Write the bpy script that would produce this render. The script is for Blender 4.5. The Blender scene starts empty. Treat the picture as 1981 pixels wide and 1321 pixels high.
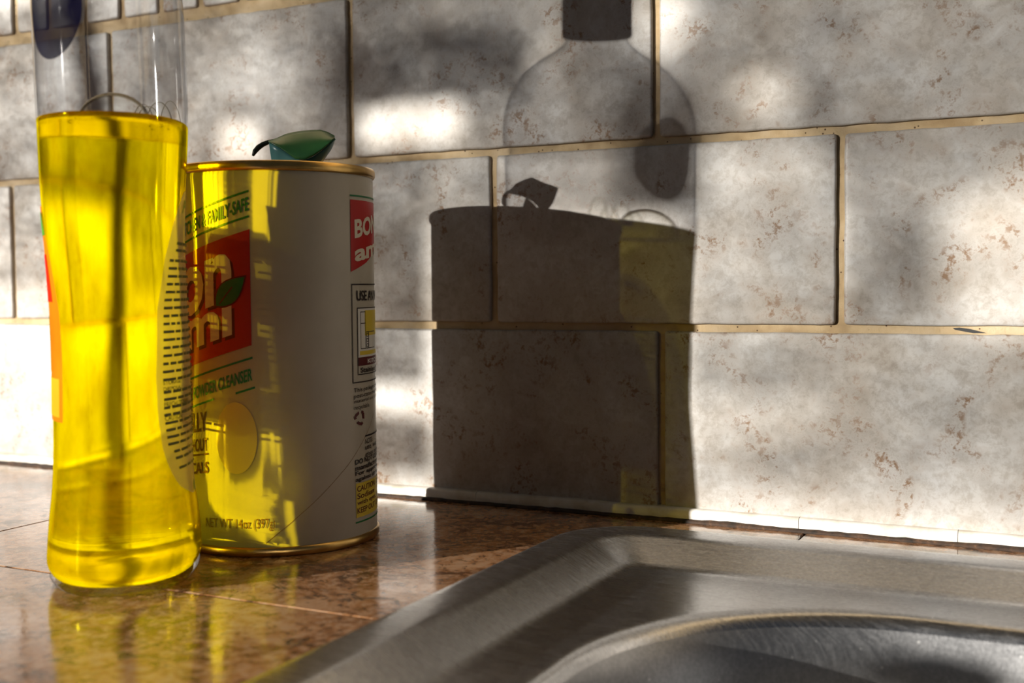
import bpy, bmesh, math, random
from mathutils import Vector, Matrix, noise
from math import sin, cos, pi, radians

# ------------------------------------------------------------------ units
U = 0.0794            # one tile course (3 1/8 in) in metres; layout below is in courses
def V(x, y, h): return Vector((x*U, y*U, h*U))
col = bpy.context.scene.collection
scn = bpy.context.scene

# ------------------------------------------------------------------ camera
cd = bpy.data.cameras.new('camera'); cam = bpy.data.objects.new('camera', cd); col.objects.link(cam)
Rt = Vector((0.8946144, 0.4467686, -0.0079316)); Fw = Vector((-0.4465985, 0.8934099, -0.0486679)); Up = Vector((-0.0146571, 0.0470813, 0.9987835))
loc = V(4.1127, -6.0747, 1.2797)
cam.matrix_world = Matrix(((Rt.x, Up.x, -Fw.x, loc.x), (Rt.y, Up.y, -Fw.y, loc.y), (Rt.z, Up.z, -Fw.z, loc.z), (0, 0, 0, 1)))
cd.sensor_width = 36; cd.lens = 2281.27/1981*36; cd.clip_start = 0.01; cd.clip_end = 50
cd.dof.use_dof = True; cd.dof.focus_distance = 6.0*U; cd.dof.aperture_fstop = 11
scn.camera = cam
scn.cycles.max_bounces = 10; scn.cycles.diffuse_bounces = 3; scn.cycles.glossy_bounces = 5; scn.cycles.caustics_reflective = False

# ------------------------------------------------------------------ light
vs = scn.view_settings
vs.view_transform = 'Standard'; vs.look = 'None'; vs.gamma = 1; vs.use_curve_mapping = False; vs.exposure = 0.12
SD = Vector((0.555, 0.832, -0.155)).normalized()     # the way the sunlight travels
w = bpy.data.worlds.new('world'); scn.world = w; w.use_nodes = True
bg = w.node_tree.nodes['Background']; bg.inputs[0].default_value = (0.55, 0.64, 0.80, 1); bg.inputs[1].default_value = 0.05
sl = bpy.data.lights.new('sun', 'SUN'); sun = bpy.data.objects.new('sun', sl); col.objects.link(sun)
sl.energy = 8.0; sl.color = (1.0, 0.94, 0.85); sl.angle = radians(0.53)
sun.rotation_mode = 'QUATERNION'; sun.rotation_quaternion = SD.to_track_quat('-Z', 'Y'); sun.location = V(-30, -45, 20)
al = bpy.data.lights.new('window_daylight', 'AREA'); ar = bpy.data.objects.new('window_daylight', al); col.objects.link(ar)
al.shape = 'RECTANGLE'; al.size = 21*U; al.size_y = 9*U; al.energy = 2.2; al.color = (0.74, 0.86, 1.0)
ar.location = V(-9.3, -15.1, 5.6); ar.rotation_euler = (0, radians(-90), 0)
sl.cycles.is_caustics_light = True

# ------------------------------------------------------------------ materials
def mat(name):
    m = bpy.data.materials.new(name); m.use_nodes = True
    nt = m.node_tree; nt.nodes.clear(); out = nt.nodes.new('ShaderNodeOutputMaterial')
    return m, nt, out
def N(nt, t, **kw):
    n = nt.nodes.new('ShaderNode'+t)
    for k, v in kw.items():
        if k.startswith('i_'): n.inputs[k[2:].replace('_', ' ')].default_value = v
        else: setattr(n, k, v)
    return n
def ramp(nt, fac, stops):
    r = nt.nodes.new('ShaderNodeValToRGB'); e = r.color_ramp.elements
    while len(e) < len(stops): e.new(0.5)
    for el, (p, c) in zip(e, stops):
        el.position = p; el.color = (*c, 1) if len(c) == 3 else c
    nt.links.new(fac, r.inputs[0]); return r.outputs[0]
def mix(nt, fac, a, b, mode='MIX'):
    m = nt.nodes.new('ShaderNodeMix'); m.data_type = 'RGBA'; m.blend_type = mode
    L = nt.links.new
    if isinstance(fac, (int, float)): m.inputs[0].default_value = fac
    else: L(fac, m.inputs[0])
    for s, v in ((6, a), (7, b)):
        if isinstance(v, tuple): m.inputs[s].default_value = (*v, 1)
        else: L(v, m.inputs[s])
    return m.outputs[2]
def coords(nt, scale=1.0, rand=True):
    tc = N(nt, 'TexCoord'); mp = N(nt, 'Mapping'); nt.links.new(tc.outputs['Object'], mp.inputs[0])
    mp.inputs['Scale'].default_value = (scale, scale, scale) if not isinstance(scale, tuple) else scale
    if rand:
        oi = N(nt, 'ObjectInfo'); ml = N(nt, 'Math', operation='MULTIPLY'); ml.inputs[1].default_value = 37.0
        nt.links.new(oi.outputs['Random'], ml.inputs[0])
        cb = N(nt, 'CombineXYZ'); nt.links.new(ml.outputs[0], cb.inputs[0]); nt.links.new(ml.outputs[0], cb.inputs[2])
        nt.links.new(cb.outputs[0], mp.inputs['Location'])
    return mp.outputs[0]
def noise_tex(nt, vec, scale, detail=6, rough=0.6, dist=0.0):
    n = N(nt, 'TexNoise'); nt.links.new(vec, n.inputs['Vector'])
    n.inputs['Scale'].default_value = scale; n.inputs['Detail'].default_value = detail
    n.inputs['Roughness'].default_value = rough; n.inputs['Distortion'].default_value = dist
    return n.outputs['Fac']
def principled(nt, out, color, rough=0.5, metal=0.0, spec=0.5, height=None, bump=0.2, dist=0.001):
    b = N(nt, 'BsdfPrincipled'); L = nt.links.new
    if isinstance(color, tuple): b.inputs['Base Color'].default_value = (*color, 1)
    else: L(color, b.inputs['Base Color'])
    if isinstance(rough, (int, float)): b.inputs['Roughness'].default_value = rough
    else: L(rough, b.inputs['Roughness'])
    b.inputs['Metallic'].default_value = metal; b.inputs['Specular IOR Level'].default_value = spec
    if height is not None:
        bp = N(nt, 'Bump'); bp.inputs['Strength'].default_value = bump; bp.inputs['Distance'].default_value = dist
        L(height, bp.inputs['Height']); L(bp.outputs[0], b.inputs['Normal'])
    L(b.outputs[0], out.inputs[0]); return b
def flat(name, c, rough=0.5, metal=0.0, spec=0.4):
    m, nt, out = mat(name); principled(nt, out, c, rough, metal, spec); return m

def tile_material():
    m, nt, out = mat('travertine_tile')
    v = coords(nt)
    big = noise_tex(nt, v, 24, 3, 0.62, 0.5); fine = noise_tex(nt, v, 330, 3, 0.75, 0.3); zone = noise_tex(nt, v, 40, 3, 0.6, 0.8)
    base = ramp(nt, big, [(0.30, (0.42, 0.38, 0.33)), (0.46, (0.53, 0.505, 0.47)), (0.58, (0.585, 0.575, 0.555)), (0.72, (0.63, 0.63, 0.625))])
    ml = N(nt, 'Math', operation='MULTIPLY'); zr = ramp(nt, zone, [(0.46, (0, 0, 0)), (0.64, (1, 1, 1))]); fr = ramp(nt, fine, [(0.48, (0, 0, 0)), (0.62, (1, 1, 1))])
    nt.links.new(zr, ml.inputs[0]); nt.links.new(fr, ml.inputs[1])
    c2 = mix(nt, ml.outputs[0], base, (0.27, 0.175, 0.11))
    soft = ramp(nt, fine, [(0.35, (0.80, 0.77, 0.74)), (0.58, (1, 1, 1))])
    c3 = mix(nt, 1.0, c2, soft, 'MULTIPLY')
    bn = noise_tex(nt, v, 260, 2, 0.6)
    principled(nt, out, c3, 0.42, 0, 0.4, bn, 0.14, 0.0005)
    return m
def grout_material():
    m, nt, out = mat('sandy_grout'); v = coords(nt, rand=False)
    a = noise_tex(nt, v, 45, 3, 0.65); b = noise_tex(nt, v, 600, 2, 0.7)
    c = ramp(nt, a, [(0.3, (0.40, 0.28, 0.15)), (0.5, (0.58, 0.44, 0.26)), (0.72, (0.66, 0.53, 0.36))])
    sp = N(nt, 'TexVoronoi'); nt.links.new(v, sp.inputs['Vector']); sp.inputs['Scale'].default_value = 260
    c = mix(nt, ramp(nt, sp.outputs['Distance'], [(0.07, (1, 1, 1)), (0.12, (0, 0, 0))]), c, (0.10, 0.06, 0.035))
    principled(nt, out, c, 0.85, 0, 0.2, b, 0.5, 0.0006); return m
def granite_material():
    m, nt, out = mat('brown_granite'); v = coords(nt, rand=False)
    a = noise_tex(nt, v, 34, 4, 0.72, 0.8); b = noise_tex(nt, v, 230, 3, 0.75, 0.3); d = noise_tex(nt, v, 75, 3, 0.7, 1.4)
    c = ramp(nt, a, [(0.32, (0.050, 0.024, 0.011)), (0.44, (0.20, 0.085, 0.032)), (0.55, (0.36, 0.17, 0.07)), (0.70, (0.50, 0.30, 0.17))])
    c = mix(nt, ramp(nt, b, [(0.48, (0, 0, 0)), (0.62, (0.8,)*3)]), c, (0.46, 0.29, 0.18))
    c = mix(nt, ramp(nt, b, [(0.34, (0.9,)*3), (0.44, (0, 0, 0))]), c, (0.07, 0.035, 0.018))
    c = mix(nt, ramp(nt, d, [(0.58, (0, 0, 0)), (0.68, (0.85,)*3)]), c, (0.03, 0.022, 0.018))
    rg = ramp(nt, d, [(0.35, (0.07,)*3), (0.7, (0.20,)*3)])
    bn = noise_tex(nt, v, 300, 1, 0.6)
    principled(nt, out, c, rg, 0, 0.5, bn, 0.10, 0.0003); return m
def steel_material(name, r0, r1, k=1.0):
    m, nt, out = mat(name); v = coords(nt, (1, 1, 1), rand=False)
    s = noise_tex(nt, coords(nt, (1, 14, 1), rand=False), 130, 3, 0.7); f = noise_tex(nt, v, 900, 2, 0.7)
    rg = ramp(nt, s, [(0.3, (r0,)*3), (0.7, (r1,)*3)])
    c = ramp(nt, f, [(0.35, (0.50*k, 0.505*k, 0.52*k)), (0.65, (0.66*k, 0.665*k, 0.68*k))])
    vo = N(nt, 'TexVoronoi'); nt.links.new(v, vo.inputs['Vector']); vo.inputs['Scale'].default_value = 170
    c = mix(nt, ramp(nt, vo.outputs['Distance'], [(0.05, (1, 1, 1)), (0.10, (0, 0, 0))]), c, (0.80, 0.80, 0.79))
    principled(nt, out, c, rg, 1.0, 0.5, f, 0.16, 0.0003); return m
def paper_material():
    m, nt, out = mat('can_paper'); v = coords(nt, rand=False)
    a = noise_tex(nt, v, 40, 5, 0.6); f = noise_tex(nt, v, 900, 3, 0.6)
    c = ramp(nt, a, [(0.3, (0.47, 0.445, 0.37)), (0.7, (0.55, 0.52, 0.44))])
    sp = N(nt, 'TexVoronoi'); nt.links.new(v, sp.inputs['Vector']); sp.inputs['Scale'].default_value = 90
    c = mix(nt, ramp(nt, sp.outputs['Distance'], [(0.03, (0.7,)*3), (0.05, (0, 0, 0))]), c, (0.32, 0.26, 0.18))
    principled(nt, out, c, 0.34, 0, 0.45, f, 0.06, 0.0003); return m
def brass_material():
    m, nt, out = mat('gold_lacquered_tin'); v = coords(nt, rand=False)
    a = noise_tex(nt, v, 60, 5, 0.6)
    c = ramp(nt, a, [(0.3, (0.50, 0.30, 0.08)), (0.7, (0.72, 0.48, 0.17))])
    principled(nt, out, c, 0.28, 1.0); return m
def shell_material():
    m, nt, out = mat('clear_bottle_plastic'); L = nt.links.new
    lw = N(nt, 'LayerWeight'); lw2 = N(nt, 'LayerWeight'); lw2.inputs['Blend'].default_value = 0.5; lw.inputs['Blend'].default_value = 0.35
    tr = N(nt, 'BsdfTransparent'); L(ramp(nt, lw.outputs['Facing'], [(0.0, (0.92, 0.925, 0.935)), (0.52, (0.90, 0.905, 0.92)), (0.66, (0.80, 0.81, 0.83)), (0.82, (0.50, 0.51, 0.54)), (1.0, (0.25, 0.25, 0.26))]), tr.inputs[0])
    gl = N(nt, 'BsdfGlossy'); gl.inputs['Roughness'].default_value = 0.04
    fr = ramp(nt, lw2.outputs['Facing'], [(0.0, (0.06,)*3), (0.50, (0.10,)*3), (0.85, (0.30,)*3), (1.0, (0.75,)*3)])
    mx = N(nt, 'MixShader'); L(fr, mx.inputs[0]); L(tr.outputs[0], mx.inputs[1]); L(gl.outputs[0], mx.inputs[2])
    L(mx.outputs[0], out.inputs[0]); return m
def liquid_material():
    m, nt, out = mat('yellow_dish_soap'); L = nt.links.new
    g = N(nt, 'BsdfGlass'); g.inputs['Color'].default_value = (0.95, 0.84, 0.006, 1); g.inputs['IOR'].default_value = 1.38; g.inputs['Roughness'].default_value = 0.10
    tr = N(nt, 'BsdfTransparent'); tr.inputs[0].default_value = (0.95, 0.86, 0.03, 1); mx = N(nt, 'MixShader'); mx.inputs[0].default_value = 0.19
    L(g.outputs[0], mx.inputs[1]); L(tr.outputs[0], mx.inputs[2]); L(mx.outputs[0], out.inputs[0]); return m
def film_material():
    m, nt, out = mat('soap_film'); L = nt.links.new
    lw = N(nt, 'LayerWeight'); lw2 = N(nt, 'LayerWeight'); lw2.inputs['Blend'].default_value = 0.5; lw.inputs['Blend'].default_value = 0.5
    tr = N(nt, 'BsdfTransparent'); L(ramp(nt, lw.outputs['Facing'], [(0.0, (0.99, 0.99, 0.98)), (0.54, (0.97, 0.97, 0.95)), (0.70, (0.26, 0.22, 0.11)), (1.0, (0.15, 0.12, 0.05))]), tr.inputs[0])
    gl = N(nt, 'BsdfGlossy'); gl.inputs['Roughness'].default_value = 0.02
    fr = ramp(nt, lw2.outputs['Facing'], [(0.0, (0.015,)*3), (0.55, (0.02,)*3), (0.85, (0.22,)*3), (1.0, (0.75,)*3)])
    mx = N(nt, 'MixShader'); L(fr, mx.inputs[0]); L(tr.outputs[0], mx.inputs[1]); L(gl.outputs[0], mx.inputs[2])
    L(mx.outputs[0], out.inputs[0]); return m
def sheet_material(name, c, clear, trans):
    m, nt, out = mat(name); L = nt.links.new
    df = N(nt, 'BsdfDiffuse'); tl = N(nt, 'BsdfTranslucent'); tr = N(nt, 'BsdfTransparent')
    for s in (df, tl): s.inputs[0].default_value = (*c, 1)
    a = N(nt, 'MixShader'); a.inputs[0].default_value = trans; L(df.outputs[0], a.inputs[1]); L(tl.outputs[0], a.inputs[2])
    b = N(nt, 'MixShader'); b.inputs[0].default_value = clear; L(a.outputs[0], b.inputs[1]); L(tr.outputs[0], b.inputs[2])
    L(b.outputs[0], out.inputs[0]); return m
def leaf_material(name, top, under):
    m, nt, out = mat(name); L = nt.links.new; v = coords(nt)
    a = noise_tex(nt, v, 120, 4, 0.6)
    c = mix(nt, a, top, under)
    b = N(nt, 'BsdfPrincipled'); L(c, b.inputs['Base Color']); b.inputs['Roughness'].default_value = 0.32
    tl = N(nt, 'BsdfTranslucent'); L(c, tl.inputs[0])
    mx = N(nt, 'MixShader'); mx.inputs[0].default_value = 0.19; L(b.outputs[0], mx.inputs[1]); L(tl.outputs[0], mx.inputs[2])
    L(mx.outputs[0], out.inputs[0]); return m
M = dict(tile=tile_material(), grout=grout_material(), granite=granite_material(), steel=steel_material('brushed_steel', .20, .32), satin=steel_material('satin_steel', .34, .46, .78), paper=paper_material(), brass=brass_material(),
         shell=shell_material(), liquid=liquid_material(), film=film_material(),
         red=flat('red_print', (0.46, 0.012, 0.010), 0.38), redshade=flat('dark_red_print', (0.12, 0.004, 0.004), 0.4), cream=flat('cream_print', (0.72, 0.68, 0.56), 0.38),
         green=flat('green_print', (0.012, 0.17, 0.05), 0.4), teal=flat('teal_print', (0.01, 0.24, 0.13), 0.4), maroon=flat('maroon_print', (0.10, 0.012, 0.014), 0.4), brown=flat('brown_print', (0.20, 0.09, 0.02), 0.4),
         black=flat('black_print', (0.02, 0.012, 0.012), 0.4), yellow=flat('yellow_print', (0.72, 0.56, 0.06), 0.4), chick=flat('pale_yellow_print', (0.80, 0.68, 0.28), 0.4), peach=flat('orange_print', (0.76, 0.42, 0.16), 0.4),
         white=flat('white_print', (0.75, 0.75, 0.72), 0.4), orange=sheet_material('orange_label', (0.80, 0.24, 0.01), 0.12, 0.45), redlab=sheet_material('red_label', (0.70, 0.03, 0.01), 0.05, 0.4),
         greenlab=sheet_material('green_label', (0.10, 0.38, 0.03), 0.05, 0.4), blue=sheet_material('blue_label', (0.010, 0.013, 0.10), 0.15, 0.15), yellab=sheet_material('yellow_label', (0.85, 0.62, 0.03), 0.2, 0.5),
         clearlab=sheet_material('clear_back_label', (0.66, 0.60, 0.42), 0.5, 0.4), ink=flat('label_ink', (0.09, 0.10, 0.03), 0.6), inkgreen=flat('label_green', (0.01, 0.10, 0.04), 0.5),
         leaf=leaf_material('leaf_green', (0.018, 0.085, 0.035), (0.05, 0.17, 0.045)), leafblue=leaf_material('leaf_blue_sheen', (0.05, 0.17, 0.20), (0.09, 0.22, 0.17)), stem=flat('dark_stem', (0.012, 0.02, 0.012), 0.5),
         gobo=leaf_material('gobo_leaf', (0.05, 0.14, 0.03), (0.10, 0.22, 0.05)), bark=flat('bark', (0.10, 0.065, 0.04), 0.9), paint=flat('wall_paint', (0.62, 0.60, 0.56), 0.8), frame=flat('window_paint', (0.75, 0.74, 0.71), 0.5), cap=flat('cap_plastic', (0.70, 0.70, 0.68), 0.35))
def trim_material():
    m, nt, out = mat('glazed_trim'); v = coords(nt); a = noise_tex(nt, v, 60, 6, 0.65)
    c = ramp(nt, a, [(0.35, (0.58, 0.52, 0.42)), (0.55, (0.76, 0.73, 0.67)), (0.8, (0.80, 0.78, 0.74))])
    principled(nt, out, c, 0.35, 0, 0.5, a, 0.1, 0.0004); return m
M['trim'] = trim_material()
def dirt_material():
    m, nt, out = mat('grimy_sealant'); v = coords(nt, rand=False); a = noise_tex(nt, v, 180, 5, 0.7)
    c = ramp(nt, a, [(0.35, (0.012, 0.008, 0.005)), (0.6, (0.06, 0.03, 0.015)), (0.75, (0.22, 0.11, 0.05))])
    principled(nt, out, c, 0.8); return m
M['dirt'] = dirt_material()

# ------------------------------------------------------------------ helpers
def obj(name, verts, faces, m, parent=None, smooth=True, **props):
    me = bpy.data.meshes.new(name); me.from_pydata([tuple(v) for v in verts], [], faces); me.update()
    return link(name, me, m, parent, smooth, **props)
def link(name, me, m, parent=None, smooth=True, **props):
    if m is not None: me.materials.clear(); me.materials.append(m)
    if smooth: me.polygons.foreach_set('use_smooth', [True]*len(me.polygons))
    o = bpy.data.objects.new(name, me); col.objects.link(o)
    if parent is not None:
        o.parent = parent; o.matrix_parent_inverse = Matrix.Translation(-parent_loc(parent))
    for k, v in props.items(): o[k] = v
    return o
def parent_loc(p):
    l = Vector(p.location)
    if p.parent is not None: l = l          # meshes are built in world coordinates, parts keep zero location
    q = p
    tot = Vector((0, 0, 0))
    while q is not None:
        tot += Vector(q.location) if q.parent is None else Vector((0, 0, 0)); q = q.parent
    return tot if p.parent is None else Vector((0, 0, 0))
def thing(name, loc, label, cat, group=None):
    o = bpy.data.objects.new(name, None); col.objects.link(o); o.location = loc; o.empty_display_size = 0.02
    o['label'] = label; o['category'] = cat
    if group: o['group'] = group
    return o
def smooth_by_angle(me, ang=35):
    me.polygons.foreach_set('use_smooth', [True]*len(me.polygons)); me.set_sharp_from_angle(angle=radians(ang))
def lathe(prof, c, n=96, cap=False):
    vs_, fs = [], []
    for r, h in prof:
        for i in range(n):
            a = 2*pi*i/n; vs_.append(V(c[0]+r*cos(a), c[1]+r*sin(a), h))
    for j in range(len(prof)-1):
        for i in range(n):
            k = (i+1) % n; fs.append((j*n+i, j*n+k, (j+1)*n+k, (j+1)*n+i))
    if cap: fs.append(tuple((len(prof)-1)*n+i for i in range(n)))
    return vs_, fs
def box(x0, x1, y0, y1, h0, h1):
    p = [V(x, y, h) for h in (h0, h1) for y in (y0, y1) for x in (x0, x1)]
    return p, [(0, 2, 3, 1), (4, 5, 7, 6), (0, 1, 5, 4), (2, 6, 7, 3), (0, 4, 6, 2), (1, 3, 7, 5)]
def join(parts):
    vs_, fs = [], []
    for v, f in parts:
        o = len(vs_); vs_ += list(v); fs += [tuple(i+o for i in q) for q in f]
    return vs_, fs
def tube(pts, rad, n=10):
    vs_, fs = [], []
    for i, p in enumerate(pts):
        t = (pts[min(i+1, len(pts)-1)]-pts[max(i-1, 0)]).normalized()
        a = t.orthogonal().normalized() if i == 0 else (a - t*a.dot(t)).normalized()
        b = t.cross(a); r = rad[i] if isinstance(rad, list) else rad
        for k in range(n):
            an = 2*pi*k/n; vs_.append(p + (a*cos(an)+b*sin(an))*r)
    for j in range(len(pts)-1):
        for k in range(n):
            q = (k+1) % n; fs.append((j*n+k, j*n+q, (j+1)*n+q, (j+1)*n+k))
    fs.append(tuple(reversed(range(n)))); fs.append(tuple((len(pts)-1)*n+k for k in range(n)))
    return vs_, fs
random.seed(7)

# ------------------------------------------------------------------ room shell
wb = obj('wall_back', *box(-14, 16, 0, 1.2, -10, 22), M['grout'], smooth=False, kind='structure')
obj('wall_left', *join([box(-9.9, -9, -30, 1.2, -10, 0.9), box(-9.9, -9, -30, 1.2, 10.4, 22), box(-9.9, -9, -4.2, 1.2, 0.9, 10.4), box(-9.9, -9, -30, -26, 0.9, 10.4)]), M['paint'], smooth=False, kind='structure')
obj('ceiling', *box(-14, 16, -30, 1.2, 22, 22.5), M['paint'], smooth=False, kind='structure')
wf = obj('window_1', *join([box(-9.7, -9.4, -26, -4.2, 0.9, 1.4), box(-9.7, -9.4, -26, -4.2, 10.0, 10.4), box(-9.7, -9.4, -26, -25.6, 1.4, 10.0), box(-9.7, -9.4, -4.6, -4.2, 1.4, 10.0)]), M['frame'], smooth=False, kind='structure')

# field tiles: three courses in running bond, each tile its own pillowed slab
def tile_mesh(w_, h_, seed, depth=0.040, cr=0.018, inset=0.012):
    rnd = random.Random(seed); pts = []
    for cx_, cy_, a0 in ((w_/2-cr, -h_/2+cr, -pi/2), (w_/2-cr, h_/2-cr, 0), (-w_/2+cr, h_/2-cr, pi/2), (-w_/2+cr, -h_/2+cr, pi)):
        for k in range(5):
            a = a0+pi/2*k/4; pts.append(Vector((cx_+cr*cos(a), cy_+cr*sin(a))))
    dense = []
    for i, q in enumerate(pts):
        nx = pts[(i+1) % len(pts)]; L = (nx-q).length; m_ = max(1, int(L/0.07))
        for k in range(m_): dense.append(q.lerp(nx, k/m_))
    n = len(dense); vs_ = []
    for ins, dp in ((0.0, 0.0), (0.0, 0.55), (0.35, 0.88), (1.0, 1.0)):
        for i, q in enumerate(dense):
            d = q.normalized(); j = 0.005*noise.noise(Vector((q.x*9+seed*3.1, q.y*9, seed)))
            s = Vector((q.x - (inset*ins+j)*(1 if q.x > 0 else -1)*(1 if abs(q.x) > w_/2-cr*1.2 else 0), q.y - (inset*ins+j)*(1 if q.y > 0 else -1)*(1 if abs(q.y) > h_/2-cr*1.2 else 0)))
            vs_.append(Vector((s.x, -depth*dp, s.y))*U)
    fs = []
    for r in range(3):
        for i in range(n):
            k = (i+1) % n; fs.append((r*n+i, r*n+k, (r+1)*n+k, (r+1)*n+i))
    fs.append(tuple(3*n+i for i in range(n)))
    me = bpy.data.meshes.new('tile'); me.from_pydata([tuple(v) for v in vs_], [], fs); me.update(); return me
G = 0.042
def put_tile(x0, x1, z0, z1, seed, name='tile', g=G, depth=0.024):
    me = tile_mesh(x1-x0-g, z1-z0-g, seed, depth)
    o = link(name, me, M['tile'], wb, smooth=False); smooth_by_angle(me, 50)
    rr = random.Random(seed*13+1)
    o.location = V((x0+x1)/2, -0.002+rr.uniform(-.004, .004), (z0+z1)/2+1.0392)
    o.rotation_euler = (rr.uniform(-.003, .003), 0, rr.uniform(-.0025, .0025))
    return o
sd = 1
for z0, off in ((1, 0.0), (0, 0.973), (-1, 1.988-1.96)):
    for k in range(-5, 7):
        x0 = off + k*1.96
        if x0 < -8.9: x0 = -8.9
        put_tile(x0, off+(k+1)*1.96, z0+(0.0 if z0 > -1 else -0.0), z0+1, sd); sd += 1
for k in range(-16, 14):
    put_tile(-1.17+k*0.34, -1.17+(k+1)*0.34, 2.035, 2.375, 300+k, 'mosaic_tile', 0.05, 0.02)
sm = [(3.47, .010), (3.50, .013), (3.55, .006), (3.59, -.004), (3.62, -.012), (3.56, -.013), (3.52, -.006), (3.48, .002)]
obj('grout_smudge', [V(x, -.006, 1.0392+h) for x, h in sm]+[V(x, .0, 1.0392+h) for x, h in sm], [tuple(range(8))]+[(i, (i+1) % 8, (i+1) % 8+8, i+8) for i in range(8)], flat('dark_smudge', (.05, .05, .05), .7), wb, smooth=False)
# white glazed trim strip along the counter joint
jo = [-8.9, -6.2, -3.6, -1.0, 0.867, 2.742, 3.509, 5.4, 7.3, 9.2, 11.0]
tr1 = None
def trim_piece(x0, x1, parent):
    prof = [(0.0, 0.0), (-0.072, 0.0), (-0.073, 0.03), (-0.070, 0.058), (-0.062, 0.067), (-0.05, 0.071), (0.0, 0.072)]
    vs_, fs = [], []; m_ = 12
    for i in range(m_+1):
        x = x0+0.0015+(x1-x0-0.003)*i/m_
        for y, h in prof: vs_.append(V(x, y+0.003*noise.noise(Vector((x*4, h*30, 2))), h+0.004 if h == 0 else h+0.003*noise.noise(Vector((x*3, 5, 1)))))
    n = len(prof)
    for i in range(m_):
        for k in range(n-1): fs.append((i*n+k, (i+1)*n+k, (i+1)*n+k+1, i*n+k+1))
    fs.append(tuple(range(n))); fs.append(tuple(reversed([m_*n+k for k in range(n)])))
    o = obj('trim_piece', vs_, fs, M['trim'], parent); smooth_by_angle(o.data, 60); return o
t1 = obj('trim_1', *box(-8.9, 11, -0.03, 0.0, 0.0, 0.06), M['grout'], smooth=False, kind='structure')
for a, b in zip(jo, jo[1:]): trim_piece(a, b, t1)
vs_, fs = [], []; nn = 420
for i in range(nn+1):
    x = -8.8+19.8*i/nn; r = 0.016+0.012*abs(noise.noise(Vector((x*9, 0, 3))))+0.012*max(0, noise.noise(Vector((x*2.3, 4, 3))))
    for k in range(5):
        a = pi*k/4; vs_.append(V(x, -0.074-r*1.3*sin(a)*0.9, 0.0+r*cos(a)*0.8+0.004))
for i in range(nn):
    for k in range(4): fs.append((i*5+k, (i+1)*5+k, (i+1)*5+k+1, i*5+k+1))
obj('trim_2', vs_, fs, M['dirt'], kind='structure')

# ------------------------------------------------------------------ countertop of granite tiles
ct = obj('countertop', *join([box(-8.95, 1.95, -8.2, 0, -0.5, -0.022), box(1.95, 12.1, -0.8, 0, -0.5, -0.022), box(1.95, 12.1, -8.2, -7.0, -0.5, -0.022), box(12.1, 15.9, -8.2, 0, -0.5, -0.022)]), M['dirt'], smooth=False,
         label='brown speckled granite tile countertop around the steel sink', category='countertop')
def slab(poly):
    g = 0.004; n = len(poly)
    # inset polygon corners towards the joint
    area = sum(poly[i][0]*poly[(i+1) % n][1]-poly[(i+1) % n][0]*poly[i][1] for i in range(n))
    P = poly if area > 0 else poly[::-1]
    def ins(d):
        out = []
        for i in range(n):
            p, q, r = Vector(P[i-1]), Vector(P[i]), Vector(P[(i+1) % n])
            e1, e2 = (q-p).normalized(), (r-q).normalized()
            n1, n2 = Vector((-e1.y, e1.x)), Vector((-e2.y, e2.x)); out.append(q+(n1+n2)*d)
        return out
    rings = [(ins(g), -0.4), (ins(g), -0.006), (ins(g+0.006), 0.0)]
    vs_ = [V(p.x, p.y, h) for r, h in rings for p in r]; fs = []
    for j in range(2):
        for i in range(n):
            k = (i+1) % n; fs.append((j*n+i, j*n+k, (j+1)*n+k, (j+1)*n+i))
    fs.append(tuple(2*n+i for i in range(n)))
    obj('granite_tile', vs_, fs, M['granite'], ct, smooth=False)
for x0, x1 in ((-8.74, -4.9), (-4.9, -1.06)):
    slab([(x0, -2.32), (x1, -2.32), (x1, -0.0), (x0, -0.0)]); slab([(x0, -6.16), (x1, -6.16), (x1, -2.32), (x0, -2.32)])
slab([(-1.06, 0), (2.78, 0), (2.78, -0.66), (1.92, -0.66), (1.92, -2.32), (-1.06, -2.32)])
slab([(-1.06, -2.32), (1.92, -2.32), (1.92, -6.16), (-1.06, -6.16)])
slab([(-4.9, -8.1), (-1.06, -8.1), (-1.06, -6.16), (-4.9, -6.16)]); slab([(-1.06, -8.1), (1.92, -8.1), (1.92, -6.16), (-1.06, -6.16)])
slab([(2.78, 0), (6.62, 0), (6.62, -0.66), (2.78, -0.66)]); slab([(6.62, 0), (10.46, 0), (10.46, -0.66), (6.62, -0.66)])
slab([(1.92, -8.1), (6.62, -8.1), (6.62, -7.1), (1.92, -7.1)]); slab([(6.62, -8.1), (12, -8.1), (12, -7.1), (6.62, -7.1)])

# ------------------------------------------------------------------ sink
sk = thing('kitchen_sink', V(7, -3.9, 0), 'brushed stainless steel drop-in sink with raised rolled rim', 'sink')
OX0, OX1, OY0, OY1 = 1.74, 12.2, -7.2, -0.52
def rrect(x0, x1, y0, y1, r, h, na=28, ns=24):
    pts = []; cs = ((x1-r, y1-r, 0), (x0+r, y1-r, pi/2), (x0+r, y0+r, pi), (x1-r, y0+r, 3*pi/2))
    for i, (cx_, cy_, a0) in enumerate(cs):
        arc = [(cx_+r*cos(a0+pi/2*k/na), cy_+r*sin(a0+pi/2*k/na)) for k in range(na+1)]
        nx = cs[(i+1) % 4]; st = (nx[0]+r*cos(nx[2]), nx[1]+r*sin(nx[2]))
        pts += arc
        for k in range(1, ns): pts.append((arc[-1][0]+(st[0]-arc[-1][0])*k/ns, arc[-1][1]+(st[1]-arc[-1][1])*k/ns))
    return [V(x, y, h) for x, y in pts]
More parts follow.
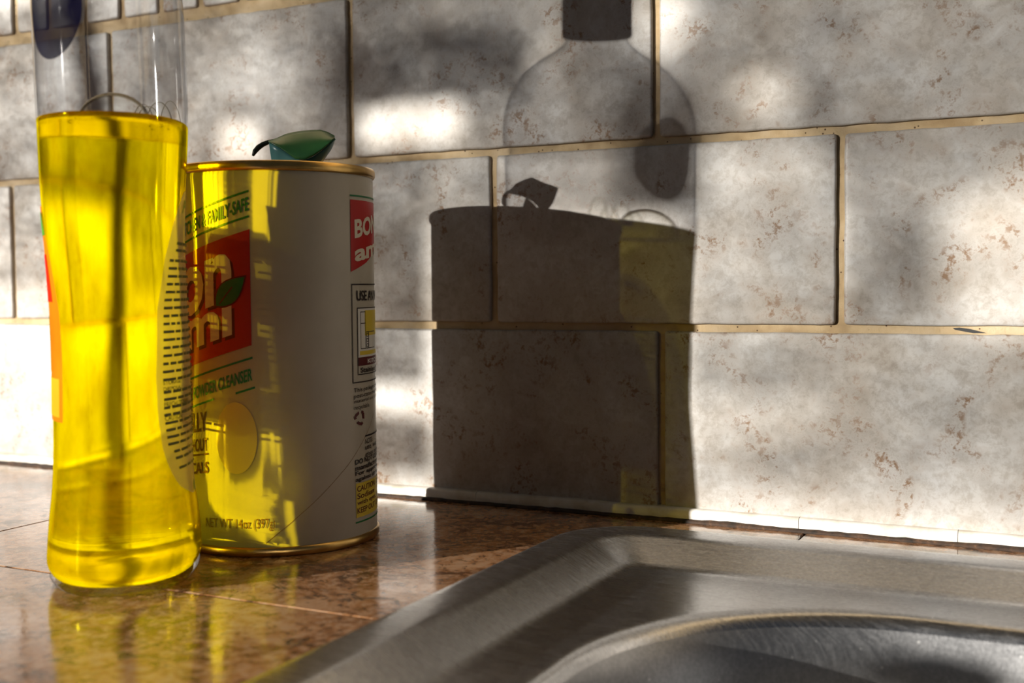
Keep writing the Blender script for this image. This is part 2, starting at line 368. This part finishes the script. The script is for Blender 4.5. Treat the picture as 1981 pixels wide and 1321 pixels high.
def loft(rings, cap=False):
    n = len(rings[0]); vs_ = [p for r in rings for p in r]; fs = []
    for j in range(len(rings)-1):
        for i in range(n):
            k = (i+1) % n; fs.append((j*n+i, j*n+k, (j+1)*n+k, (j+1)*n+i))
    if cap: fs.append(tuple((len(rings)-1)*n+i for i in range(n)))
    return vs_, fs
def orect(d, h, r): return rrect(OX0+d, OX1-d, OY0+d, OY1-d, r, h)
rim = [orect(d, h, max(.09, .42-d*.85)) for d, h in ((0, .002), (0, .028), (.004, .042), (.014, .055), (.032, .064), (.055, .068), (.075, .0685), (.13, .069), (.185, .068), (.205, .066), (.222, .061), (.236, .053), (.26, .040), (.32, .008), (.385, -.027), (.405, -.037), (.42, -.042), (.435, -.0445), (.46, -.045), (.49, -.045))]
BX0, BX1, BY0, BY1 = 2.42, 11.5, -6.5, -1.24
def brect(d, h, r=1.05): return rrect(BX0+d, BX1-d, BY0+d, BY1-d, r, h)
deck = [orect(.49, -.045, .09), orect(.55, -.045, .3)]
for k in range(1, 5):
    f = k/5; deck.append([a.lerp(b, f) for a, b in zip(orect(.55, -.045, .3), brect(-.02, -.045))])
deck += [brect(-.02, -.045), brect(-.005, -.046), brect(.012, -.052), brect(.028, -.064), brect(.040, -.080), brect(.048, -.10)]
bowl = [brect(.048, -.10), brect(.07, -.16), brect(.085, -.3), brect(.11, -.7), brect(.14, -1.2), brect(.17, -1.6, 1.0), brect(.22, -1.82, .98), brect(.32, -1.98, .92), brect(.48, -2.08, .8), brect(.7, -2.12, .6), brect(1.6, -2.16, .5)]
r_ = obj('rim', *loft(rim), M['steel'], sk); d_ = obj('deck', *loft(deck), M['steel'], sk); b_ = obj('bowl', *loft(bowl, True), M['satin'], sk)
obj('drain', *lathe([(.5, -2.155), (.56, -2.13), (.52, -2.135), (.44, -2.18), (.3, -2.25), (0.02, -2.25)], (7, -3.9), 40), M['steel'], sk)

# ------------------------------------------------------------------ cleanser can
CC = (0.351, -1.233); CR = 0.497
can = thing('cleanser_can', V(*CC, 0), 'cream paper cleanser can with red logo and gold tin rims behind the yellow soap bottle', 'can')
body = obj('paper_tube', *lathe([(CR-.004, .03), (CR, .045), (CR, 1.80), (CR-.003, 1.826)], CC, 160), M['paper'], can)
bt = obj('bottom_rim', *lathe([(0.02, .012), (CR-.05, .012), (CR-.03, .0), (CR+.002, .0), (CR+.009, .006), (CR+.012, .02), (CR+.011, .036), (CR+.006, .044), (CR-.002, .046)], CC, 128), M['brass'], can)
tp = obj('top_rim', *lathe([(CR-.002, 1.818), (CR+.006, 1.820), (CR+.011, 1.828), (CR+.012, 1.845), (CR+.010, 1.858), (CR+.004, 1.865), (CR-.010, 1.866), (CR-.020, 1.860), (CR-.024, 1.83), (CR-.028, 1.80)], CC, 128), M['brass'], can)
lid = obj('lid', *lathe([(CR-.026, 1.80), (CR-.05, 1.795), (CR-.09, 1.80), (CR-.12, 1.812), (0.2, 1.815), (0.01, 1.815)], CC, 96), M['brass'], can)

def text2d(body_, bold=0.0, shear=0.0):
    cu = bpy.data.curves.new('t', 'FONT'); cu.body = body_; cu.size = 1; cu.offset = bold; cu.resolution_u = 3; cu.shear = shear
    o = bpy.data.objects.new('t', cu); col.objects.link(o)
    dg = bpy.context.evaluated_depsgraph_get(); me = bpy.data.meshes.new_from_object(o.evaluated_get(dg))
    bpy.data.objects.remove(o); bpy.data.curves.remove(cu)
    bm = bmesh.new(); bm.from_mesh(me); bpy.data.meshes.remove(me); return bm
def rect2d(x0, y0, x1, y1):
    bm = bmesh.new(); v = [bm.verts.new((x, y, 0)) for x, y in ((x0, y0), (x1, y0), (x1, y1), (x0, y1))]; bm.faces.new(v); return bm
def poly2d(pts):
    bm = bmesh.new(); bm.faces.new([bm.verts.new((x, y, 0)) for x, y in pts]); bmesh.ops.triangulate(bm, faces=bm.faces[:]); return bm
def slice2d(bm, step):
    xs = [v.co.x for v in bm.verts]; x = min(xs)+step
    while x < max(xs):
        bmesh.ops.bisect_plane(bm, geom=bm.verts[:]+bm.edges[:]+bm.faces[:], plane_co=(x, 0, 0), plane_no=(1, 0, 0)); x += step
def fit2d(bm, x0, x1, y0, y1):
    xs = [v.co.x for v in bm.verts]; ys = [v.co.y for v in bm.verts]
    a, b, c, d = min(xs), max(xs), min(ys), max(ys)
    for v in bm.verts: v.co.x = x0+(v.co.x-a)/(b-a)*(x1-x0); v.co.y = y0+(v.co.y-c)/(d-c)*(y1-y0)
def wrap_can(name, bm, m, parent, off=0.002, slope=0.0, ref=0.0):
    """x = degrees round the can, y = height in courses; slope lifts the print to the right of ref"""
    slice2d(bm, 2.0)
    for v in bm.verts:
        a, h = v.co.x, v.co.y + slope*radians(v.co.x-ref)*CR
        v.co = V(CC[0]+(CR+off)*cos(radians(a)), CC[1]+(CR+off)*sin(radians(a)), h)
    me = bpy.data.meshes.new(name); bm.to_mesh(me); bm.free()
    return link(name, me, m, parent, smooth=False)
SL = 0.30
def ctext(body_, a0, a1, h0, h1, m, slope=SL, ref=None, bold=0.0, name='lettering', off=0.0035, par=None):
    bm = text2d(body_, bold); fit2d(bm, a0, a1, h0, h1); return wrap_can(name, bm, m, par or body, off, slope, a1 if ref is None else ref)
def crect(a0, a1, h0, h1, m, slope=0.0, ref=0.0, name='printed_line', off=0.0025): return wrap_can(name, rect2d(a0, h0, a1, h1), m, body, off, slope, ref)
# main face
crect(-150, -66, 1.717, 1.727, M['green'], SL, -66)
ctext('KITCHEN & FAMILY-SAFE', -114.5, -66, 1.632, 1.696, M['green'], bold=0.022)
crect(-150, -66, 1.600, 1.610, M['green'], SL, -66)
crect(-145, -65.7, 1.003, 1.545, M['red'], SL, -65.7, 'red_panel', 0.0018)
for dx, dh, mm, of in ((1.6, -0.018, M['redshade'], 0.0024), (0, 0, M['cream'], 0.0034)):
    ctext('bon', -134+dx, -76.2+dx, 1.215+dh, 1.545+dh, mm, ref=-76.2, bold=0.034, off=of)
    ctext('am\u0131', -128+dx, -76.5+dx, 1.050+dh, 1.195+dh, mm, ref=-76.5, bold=0.034, off=of)
lp = [(0, 0)] + [(t, 0.30*sin(pi*t**0.85)) for t in (.1, .2, .32, .45, .6, .72, .84, .93)] + [(1, 0)] + [(t, -0.30*sin(pi*t**0.85)) for t in (.93, .84, .72, .6, .45, .32, .2, .1)]
def leaf_print(sc, m, off):
    pts = []
    for x, y in lp:
        X, Y = (x-.5)*sc, y*sc*0.85; c_, s_ = cos(radians(42)), sin(radians(42))
        pts.append((-77.4+degrees_(X*c_-Y*s_), 1.256+X*s_+Y*c_))
    wrap_can('leaf_emblem', poly2d(pts), m, body, off)
def degrees_(s): return math.degrees(s/CR)
leaf_print(0.225, M['redshade'], 0.0038); leaf_print(0.20, M['green'], 0.0044)
wrap_can('leaf_vein', poly2d([(-84, 1.198), (-83.4, 1.196), (-75.5, 1.275), (-76, 1.278)]), M['redshade'], body, 0.005)
crect(-150, -65.3, 0.940, 0.950, M['teal'], SL, -65.3)
ctext('E POWDER CLEANSER', -108, -65.6, 0.838, 0.898, M['teal'], bold=0.022)
crect(-150, -88.6, 0.742, 0.752, M['teal'], SL, -88.6); crect(-75.1, -64.2, 0.800, 0.810, M['teal'], SL, -64.2)
ctext('POWERFULLY', -140, -94, 0.592, 0.688, M['maroon'], slope=0.15, bold=0.022)
ctext('WITHOUT', -117, -93.7, 0.499, 0.562, M['maroon'], slope=0.15, bold=0.022); crect(-117, -93.4, 0.480, 0.489, M['maroon'], 0.15, -93.4)
ctext('CHEMICALS', -128, -93.3, 0.393, 0.448, M['maroon'], slope=0.15, bold=0.022)
ctext('NET WT 14oz (397g)', -96.4, -54.8, 0.125, 0.185, M['brown'], slope=0.02)
# plain oval stand-in print
el = [(-75.5+12.0*cos(2*pi*k/40), 0.565+0.170*sin(2*pi*k/40)) for k in range(40)]
wrap_can('oval_print', poly2d(el), M['chick'], body, 0.0028)
# side panel
crect(-6.2, 95, 1.712, 1.720, M['green'])
pl = [(-6.2, 1.345), (-6.0, 1.696), (55, 1.696)]
wrap_can('red_panel', poly2d([(-6.2, 1.345), (10, 1.392), (26, 1.455), (50, 1.53), (50, 1.696), (-6.0, 1.696)]), M['red'], body, 0.0022)
ctext('BON', -2.6, 30, 1.507, 1.600, M['cream'], slope=0.16, ref=-2.6, bold=0.034); ctext('ami', -2.8, 36, 1.392, 1.472, M['cream'], slope=0.16, ref=-2.8, bold=0.034)
def frame2d(a0, a1, h0, h1, wa, wh, m, name='printed_frame'):
    for q in ((a0, a1, h1-wh, h1), (a0, a1, h0, h0+wh), (a0, a0+wa, h0, h1), (a1-wa, a1, h0, h1)): crect(*q, m, name=name, off=0.003)
frame2d(-6.0, 60, 0.80, 1.287, 0.6, 0.006, M['black'])
ctext('USE ANYWHERE', -1.5, 50, 1.203, 1.254, M['black'], slope=0, bold=0.022)
frame2d(-1.1, 54, 0.838, 1.17, 0.5, 0.005, M['black'])
crect(-0.6, 53.5, 0.925, 1.166, M['white'], name='picture_panel', off=0.0024); crect(7, 53, 1.03, 1.155, M['yellow'], name='picture_panel', off=0.0027); crect(1, 53, 0.935, 0.955, M['yellow'], name='picture_panel', off=0.0027)
frame2d(2, 8, 0.965, 1.15, 0.4, 0.004, M['black']); crect(2, 8, 1.09, 1.094, M['black'], off=0.003); frame2d(8.5, 12, 0.965, 1.05, .4, .004, M['black']); frame2d(12, 24, 0.965, 1.05, .4, .004, M['black'])
for k in range(3): frame2d(9.2, 11.4, 0.972+k*0.026, 0.990+k*0.026, .3, .003, M['black'])
crect(-0.8, 53.6, 0.883, 0.924, M['maroon'], name='dark_band'); ctext('KITCHEN', 10, 40, 0.892, 0.914, M['white'], slope=0, bold=0.022)
ctext('Stainless Steel', 1.5, 40, 0.848, 0.874, M['black'], slope=0, bold=0.022)
for k, s_ in enumerate(('This package contains', 'post-consumer recycled', 'material and is fully', 'recyclable.')):
    ctext(s_, -5.1, (37, 42, 33, 12)[k], 0.754-k*0.0285-(0.006 if k in (0, 1, 3) else 0), 0.776-k*0.0285, M['black'], slope=0.03, ref=-5, bold=0.006)
for k in range(3):     # recycling mark: three bent arrows
    a0 = radians(90+120*k)
    def R2(x, y): return (0.2+degrees_((x*cos(a0)-y*sin(a0))*0.043), 0.627+(x*sin(a0)+y*cos(a0))*0.036)
    wrap_can('recycling_arrow', poly2d([R2(.95, .25), R2(.55, .15), R2(.15, .75), R2(-.05, .60), R2(-.15, 1.05), R2(.35, 1.1), R2(.27, .95), R2(.5, .95)]), M['maroon'], body, 0.003)
crect(5.7, 60, 0.527, 0.535, M['black'])
for k, s_ in enumerate(('NOTE:', 'use, wet', 'glass surfaces')): ctext(s_, 5.5, (16, 26, 38)[k], 0.490-k*0.033, 0.516-k*0.033, M['black'], slope=0.03, ref=5, bold=0.008)
for k, s_ in enumerate(('DO NOT USE ON', 'manufacturer', 'For approved', 'against abrasive')): ctext(s_, -4.9, (34, 30, 32, 36)[k], 0.398-k*0.030, 0.424-k*0.030, M['black'], slope=0.03, ref=-5, bold=0.022)
crect(-4.4, 60, 0.135, 0.305, M['yellow'], name='caution_panel', off=0.002)
for k, s_ in enumerate(('CAUTION: Contains', 'Sodium', 'with eyes, rinse', 'KEEP OUT OF REACH')): ctext(s_, -3.6, (40, 18, 36, 44)[k], 0.262-k*0.036, 0.290-k*0.036, M['maroon'], slope=0.03, ref=-4, bold=0.01)
crect(-5.2, 70, 0.108, 0.116, M['green'])
# winding seam of the paper tube
vs_, fs = [], []
for i in range(60):
    f = i/59; a = 40-100*f; h = 0.80-0.79*f**0.92*0.93 + 0.004*noise.noise(Vector((f*9, 0, 0)))
    for s in (-1, 1): vs_.append(V(CC[0]+(CR+.0012)*cos(radians(a)), CC[1]+(CR+.0012)*sin(radians(a)), h+s*0.0014))
for i in range(59): fs.append((2*i, 2*i+1, 2*i+3, 2*i+2))
obj('winding_seam', vs_, fs, M['brown'], body)

# ------------------------------------------------------------------ leaf lying on the can
def on_view(u, v, depth):
    d = Rt*((u-990.5)/2281.27) + Fw + Up*(-(v-660.5)/2281.27); return Vector(loc)+d*depth
lf = thing('leaf', V(CC[0], CC[1], 1.87), 'curled green leaf with a painted bluish sheen on its fold, resting on top of the cleanser can', 'leaf')
ux, uz = Vector((Rt.x, Rt.y, 0)).normalized(), Vector((0, 0, 1)); uy = Vector((Fw.x, Fw.y, 0)).normalized()
K = 0.00268           # courses per photo pixel at the can: sizes of the leaf
LD = (V(*CC, 1.85)-loc).dot(Fw)
def LP(px, py, dep): return on_view(px, py, LD+dep*U)
def strip(top, bot, bulge, m, name, rows=10, d0=0.0, d1=0.0):
    vs_, fs = [], []; n = len(top)
    for j in range(rows+1):
        f = j/rows
        for i in range(n):
            a, b = top[i], bot[i]; dep = d0+(d1-d0)*f - bulge*sin(pi*f*0.9)*(0.3+0.7*sin(pi*i/(n-1)))
            vs_.append(LP(a[0]+(b[0]-a[0])*f, a[1]+(b[1]-a[1])*f, dep))
    for j in range(rows):
        for i in range(n-1): fs.append((j*n+i, j*n+i+1, (j+1)*n+i+1, (j+1)*n+i))
    o = obj(name, vs_, fs, m, lf); s = o.modifiers.new('thickness', 'SOLIDIFY'); s.thickness = 0.0004; return o
ridge = [(519, 274), (537, 268), (552, 261), (568, 257), (585, 254.5), (602, 253), (620, 252.5), (634, 257), (647, 264)]
fold = [(521, 276), (540, 285), (556, 296), (572, 308), (590, 309), (606, 302), (622, 291), (636, 279), (648, 268)]
low = [(530, 338), (541, 342), (556, 344), (572, 344), (592, 340), (610, 330), (627, 306), (639, 289), (648, 270)]
strip(ridge, fold, 0.05, M['leaf'], 'blade', 10, 0.06, -0.04)
strip(fold, low, 0.02, M['leafblue'], 'sheen_fold', 6, -0.04, 0.04)  # bluish sheen put into the colour of the folded half
pts = [LP(*q) for q in ((489.5, 301, 0.03), (493, 293, 0.04), (500, 285, 0.05), (509, 279, 0.055), (520, 274.5, 0.06), (534, 271, 0.055))]
obj('stalk', *tube(pts, [0.0005, 0.0010, 0.0011, 0.0010, 0.0009, 0.0006], 8), M['stem'], lf)

# ------------------------------------------------------------------ dish soap bottle
BC = Vector((0.205, -2.157)); TH = radians(129.4); EX = 2.3
AX = Vector((cos(TH), sin(TH))); NM = Vector((sin(TH), -cos(TH)))
PB = [(0.12, 0.505, 0.3256, 0.0044), (0.2, 0.505, 0.321, 0.0058), (0.3, 0.501, 0.3105, 0.0049), (0.4, 0.492, 0.2987, 0.0051), (0.55, 0.479, 0.2908, 0.007), (0.7, 0.468, 0.2881, 0.0073), (0.85, 0.458, 0.2873, 0.0081), (1.0, 0.447, 0.2865, 0.0076), (1.15, 0.442, 0.2852, 0.0042), (1.3, 0.446, 0.2863, -0.0001), (1.45, 0.45, 0.2893, -0.006), (1.6, 0.455, 0.2954, -0.0097), (1.75, 0.462, 0.3025, -0.0097), (1.9, 0.47, 0.3094, -0.0059), (2.05, 0.478, 0.3138, -0.0053), (2.2, 0.481, 0.3153, -0.0078), (2.35, 0.483, 0.3143, -0.0111), (2.5, 0.485, 0.3128, -0.0138), (2.65, .465, .298, -.012), (2.78, .40, .262, -.01), (2.88, .30, .22, -.006), (2.95, .20, .18, -.003), (3.0, .155, .155, 0), (3.12, .15, .15, 0)]
def prof(h):
    if h <= PB[0][0]:
        t = max(0.0, h)/PB[0][0]; k = 0.86+0.14*(1-(1-t)**2.6)**0.6; return PB[0][1]*k, PB[0][2]*k, PB[0][3]
    for i in range(len(PB)-1):
        if h <= PB[i+1][0]:
            p1, p2 = PB[i], PB[i+1]; p0 = PB[max(i-1, 0)]; p3 = PB[min(i+2, len(PB)-1)]; t = (h-p1[0])/(p2[0]-p1[0]); o = []
            for q in (1, 2, 3):
                m1 = (p2[q]-p0[q])/(p2[0]-p0[0])*(p2[0]-p1[0]); m2 = (p3[q]-p1[q])/(p3[0]-p1[0])*(p2[0]-p1[0])
                o.append((2*t**3-3*t*t+1)*p1[q]+(t**3-2*t*t+t)*m1+(-2*t**3+3*t*t)*p2[q]+(t**3-t*t)*m2)
            return tuple(o)
    return PB[-1][1:]
def bp(t, h, off=0.0):
    a, b, o = prof(h); a += off; b += off
    e = EX if h < 2.6 else 2.3-0.3*min(1, (h-2.6)/0.3)
    c_, s_ = cos(t), sin(t); x = a*math.copysign(abs(c_)**(2/e), c_); y = b*math.copysign(abs(s_)**(2/e), s_)+o
    return V(BC.x+x*AX.x+y*NM.x, BC.y+x*AX.y+y*NM.y, h)
bot = thing('dish_soap_bottle', V(BC.x, BC.y, 0), 'clear plastic bottle half full of bright yellow dish soap', 'bottle')
NB = 128
def ring(h, off=0.0): return [bp(-2*pi*(i+0.5)/NB, h, off) for i in range(NB)]
hs = [0.0, .006, .015, .03, .05, .075, .1] + [0.12+0.04*k for k in range(60)]; hs = [h for h in hs if h < 2.52] + [2.55, 2.6, 2.65, 2.7, 2.74, 2.78, 2.82, 2.86, 2.9, 2.94, 2.98, 3.02, 3.1]
LV = 1.985            # liquid level
IN = 0.0
sh = obj('bottle_shell', *loft([ring(LV+.005)]+[ring(h) for h in hs if h > LV+.02]), M['shell'], bot)
foot = obj('foot', *loft([[Vector((BC.x*U, BC.y*U, 0.0012)).lerp(p, f)+Vector((0, 0, 0.0022*(1-f))) for p in ring(0.0)] for f in (0.05, 0.5, 0.85)]+[ring(h) for h in (0.0, .006, .015, .03, .042)]), M['shell'], bot)
lh = [0.045, .05, .06, .08, .1] + [0.12+0.03*k for k in range(62)] + [LV-.012, LV-.004, LV+.004]
lh = [h for h in lh if h <= LV-.012 or h in (LV-.004, LV+.004)]
bottom = [[Vector((BC.x*U, BC.y*U, 0.045*U)).lerp(p, f)+Vector((0, 0, 0.05*U*(1-f))) for p in ring(0.045, IN-.03)] for f in (0.02, 0.3, 0.6, 0.85, 0.96)]
top = []
for f, dz in ((0.985, -.004), (0.96, -.012), (0.9, -.018), (0.6, -.019), (0.3, -.019), (0.02, -.019)):
    top.append([Vector((BC.x*U, BC.y*U, p.z)).lerp(p, f)+Vector((0, 0, dz*U)) for p in ring(LV+.004, IN)])
LR = bottom+[ring(h, IN-(0.03 if h < .047 else .02 if h < .055 else .012 if h < .07 else .004 if h < .09 else 0)) for h in lh]+top
v_, f_ = loft(LR, True); f_.append(tuple(reversed(range(NB))))
lq = obj('liquid', v_, f_, M['liquid'], bot)
lq.cycles.is_caustics_caster = True
for o in (body,): o.cycles.is_caustics_receiver = True
for o in bpy.data.objects:
    if o.type == 'MESH' and (o.parent in (can, body, ct)): o.cycles.is_caustics_receiver = True
obj('cap', *lathe([(.17, 3.02), (.175, 3.03), (.175, 3.22), (.16, 3.24), (.09, 3.25), (.08, 3.27), (.075, 3.40), (.06, 3.42), (.001, 3.42)], tuple(BC), 48), M['cap'], bot)
# labels follow the bottle wall
TB = [(.36, 100), (.42, 124), (.48, 133), (.54, 139), (.6, 143), (.75, 147), (.91, 148), (1.18, 144.5), (1.4, 133.5), (1.55, 121), (1.66, 108), (1.72, 93)]
def tb(h):
    for (h0, a), (h1, b) in zip(TB, TB[1:]):
        if h <= h1: return a+(b-a)*(max(h, h0)-h0)/(h1-h0)
    return TB[-1][1]
def label_patch(name, sgn, m, parent, h0, h1, off, f0=0.0, f1=1.0, n=36, rows=44):
    vs_, fs = [], []
    for j in range(rows+1):
        h = h0+(h1-h0)*j/rows; b = tb(h) if sgn > 0 else min(137, 93+(tb(h)-93)*.82)
        for i in range(n+1):
            f = f0+(f1-f0)*i/n; vs_.append(bp(radians(sgn*(b+(180-2*b)*f)), h, off))
    for j in range(rows):
        for i in range(n): q = j*(n+1)+i; fs.append((q, q+1, q+n+2, q+n+1) if sgn < 0 else (q, q+n+1, q+n+2, q+1))
    return obj(name, vs_, fs, m, parent)
bl = label_patch('back_label', 1, M['clearlab'], bot, .37, 1.70, 0.004, 0, .46)
bl['label'] = 'clear back label with dark small print'
fl = label_patch('front_label', -1, M['orange'], bot, .72, 1.63, 0.004, 0, .93); fl['label'] = 'orange front label'
label_patch('green_band', -1, M['greenlab'], fl, 1.50, 1.60, 0.0055, 0, .77); label_patch('red_panel', -1, M['redlab'], fl, 1.22, 1.42, 0.0055, .1, .7); label_patch('yellow_panel', -1, M['yellab'], fl, .74, .90, 0.0055, .05, .72)
label_patch('green_leaf_print', -1, M['greenlab'], fl, .92, 1.16, 0.0055, .3, .7)
# round dark blue sticker high on the front face
vs_, fs = [bp(radians(-146), 2.42, .004)], []
for r in range(1, 9):
    for k in range(40): vs_.append(bp(radians(-146+26*r/8*cos(2*pi*k/40)), 2.42+0.22*r/8*sin(2*pi*k/40), .004))
for k in range(40): fs.append((0, 1+k, 1+(k+1) % 40))
for r in range(7):
    for k in range(40): q = (k+1) % 40; fs.append((1+r*40+k, 1+(r+1)*40+k, 1+(r+1)*40+q, 1+r*40+q))
obj('round_sticker', vs_, fs, M['blue'], bot)
# small print on the back label
def arc_t(h, s):     # angle reached after s courses from the near edge of the label
    t = tb(h)-2.0; p = bp(radians(t), h); d = 0.0
    while d < s and t > 20:
        t -= 0.5; q = bp(radians(t), h); d += (q-p).length/U; p = q
    return t
def bar(parts, s0, s1, h, hh):
    n = max(1, int((s1-s0)/0.03)); o = []
    for k in range(n+1):
        s = s0+(s1-s0)*k/n
        for hq in (h, h+hh): o.append(bp(radians(arc_t(hq, s)), hq, .0065))
    parts.append((o, [(2*k, 2*k+2, 2*k+3, 2*k+1) for k in range(n)]))
rnd = random.Random(5); parts = []
lines = [1.46, 1.43] + [1.385-0.0335*k for k in range(16)] + [.83, .80, .765, .735, .70, .67, .64, .61, .575, .545, .50]
for h in lines:
    s = 0.02 if h > .6 else 0.05; end = rnd.choice((.5, .62, .66, .7)) if h > .6 else .3
    if h > 1.42: s = .06; end = .35
    while s < end:
        wd = rnd.uniform(.03, .095); bar(parts, s, s+wd, h, .012); s += wd+.012
obj('small_print', *join(parts), M['ink'], bl, smooth=False, kind='stuff')
def btext(body_, s0, s1, h0, h1, m, bold=0.02, name='lettering'):
    bm = text2d(body_, bold); fit2d(bm, s0, s1, h0, h1); slice2d(bm, 0.03)
    for v in bm.verts:
        h = v.co.y; v.co = bp(radians(arc_t(h, v.co.x)), h, .0068)
    me = bpy.data.meshes.new(name); bm.to_mesh(me); bm.free(); return link(name, me, m, bl, smooth=False)
btext('STORAGE:', .02, .16, .868, .886, M['ink']); btext('DISPOSAL:', .02, .17, .842, .858, M['ink'])
btext('PRECAUTIONARY', .02, .26, .775, .795, M['ink']); btext('CAUTION:', .02, .16, .715, .737, M['ink'])
btext('P', .05, .12, 1.60, 1.66, M['inkgreen'], 0.03)
bar_p = []; vs_ = []
for k in range(24):
    a = 2*pi*k/24; h = .400+.024*sin(a); vs_.append(bp(radians(arc_t(.40, .12+.024*cos(a))), h, .007))
obj('round_logo', vs_, [tuple(range(24))], M['inkgreen'], bl, smooth=False)

# soap bubbles on the surface
def bubble(x, y, rx, rh, dh=0.0, n=40, m_=14, full=False):
    vs_, fs = [], []; r0 = -0.5 if full else 0.0
    for j in range(m_+1):
        a = (r0+(1-r0)*j/m_)*pi/2
        for i in range(n):
            b = 2*pi*i/n; vs_.append(V(BC.x+x*AX.x+y*NM.x+rx*cos(a)*cos(b), BC.y+x*AX.y+y*NM.y+rx*cos(a)*sin(b), LV-.017+dh+rh*sin(a)))
    for j in range(m_):
        for i in range(n): k = (i+1) % n; fs.append((j*n+i, j*n+k, (j+1)*n+k, (j+1)*n+i))
    obj('bubble', vs_, fs, M['film'], bot)
bubble(-.24, .02, .150, .130); bubble(-.13, .15, .055, .095); bubble(-.06, .19, .06, .125); bubble(-.02, .12, .05, .12); bubble(.07, .23, .05, .15); bubble(-.36, -.08, .03, .05)

# ------------------------------------------------------------------ foliage outside the window, added unseen to shape the sun dapples
sb = thing('gobo_shrub', V(-11, -12, -6), 'added unseen leafy green garden shrub outside the window', 'shrub')
rl = random.Random(11)
def cover(x, h):
    """chosen shade map: how thickly the added foliage lies on the ray to wall point (x, h)"""
    def inside(x0, x1, h0, h1): return x0 < x < x1 and h0 < h < h1
    wob = 0.35*noise.noise(Vector((x*1.7, h*2.2, 7.7)))
    if inside(.10, .80, 2.10, 2.32) or inside(-1.0, -.66, 2.06, 2.32) or inside(.1, .56, .50, .66): return 0.0
    if (x-2.57)**2+(h-2.22)**2 < .02 or (x-2.0)**2+(h-2.68)**2 < .03: return 0.3
    if inside(-.1, 1.25, 2.33, 2.78): return 2.0
    if x < -1.7: return 0.0 if h < 1.3 else 0.5 if h < 1.6 else 0.75
    if h < 0.13: return 0.0
    if x < -.3: return 0.9+wob
    if x < .57: return 1.3
    if inside(1.75, 2.25, 1.66, 2.3): return 1.7
    if x < 2.14: return 0.05 if h < 1.62 else 0.85 if h < 2 else 1.0+wob
    if x < 2.95:
        hb = 1.88+0.11*sin(pi*(x-2.14)/0.8)
        if h > hb: return 0.95+wob
        if h > 1.0: return 0.42+0.4*max(0, noise.noise(Vector((x*3, h*3, 1.2))))
        return 0.8 if h > .66 else 0.38 if h > .36+.2*(x-2.14) else .68 if h > .25 else .35
    if x > 3.45 and 1.0 < h < 1.62+.5*(x-3.45): return 0.3+wob
    if h > 1.04: return 0.95+wob
    return 0.66+wob*.6 if h > .3 else .5
def leaf_pts(p, q, sc):
    o = []
    for i in range(3):
        f = i/2; wd = 0.34*sin(pi*min(1, f*0.9+0.05))
        for s_ in (-1, 1): o.append(p + q @ (Vector(((f-.5), s_*wd, 0.1*(f-.5)**2))*sc*U))
    return o, [(2*i, 2*i+2, 2*i+3, 2*i+1) for i in range(2)]
LS = 0.055; AREA = 0.36*LS*LS; parts = []
st = math.sqrt(AREA/2.4); RQ = SD.to_track_quat('Z', 'Y').to_matrix()
def spray(x, h):
    xp = -11.2+rl.uniform(-.9, .6); D = (x-xp)/0.555
    q = RQ @ Matrix.Rotation(rl.uniform(0, 6.28), 3, 'Z') @ Matrix.Rotation(rl.uniform(-.6, .6), 3, 'X')
    parts.append(leaf_pts(V(x-.555*D, -.832*D, h+.155*D), q, LS*rl.uniform(.8, 1.2)))
for ix in range(int(8.6/st)):
    err = rl.random()
    for ih in range(int(3.4/st)):
        x, h = -3.6+(ix+rl.random())*st, -0.1+(ih+rl.random())*st
        if -2.2 < x < -.3 and h < 1.9: continue
        err += 0.92*cover(x, h)/2.4*rl.uniform(.6, 1.4)
        if err > 1: err -= 1; spray(x, h)
for _ in range(700):  # added leaf clump, aimed to cast a dark oval inside the bowl
    r_0, a_0 = math.sqrt(rl.random()), rl.uniform(0, 2*pi); spray(4.45+.34*r_0*cos(a_0), -.50+.15*r_0*sin(a_0))
obj('gobo_foliage', *join(parts), M['gobo'], sb, kind='stuff')
obj('trunk', *tube([V(-11.2, -14, -8), V(-11.1, -14.2, -2), V(-11.3, -14.5, 3), V(-11.2, -13, 7)], [.02, .016, .012, .005]), M['bark'], sb)
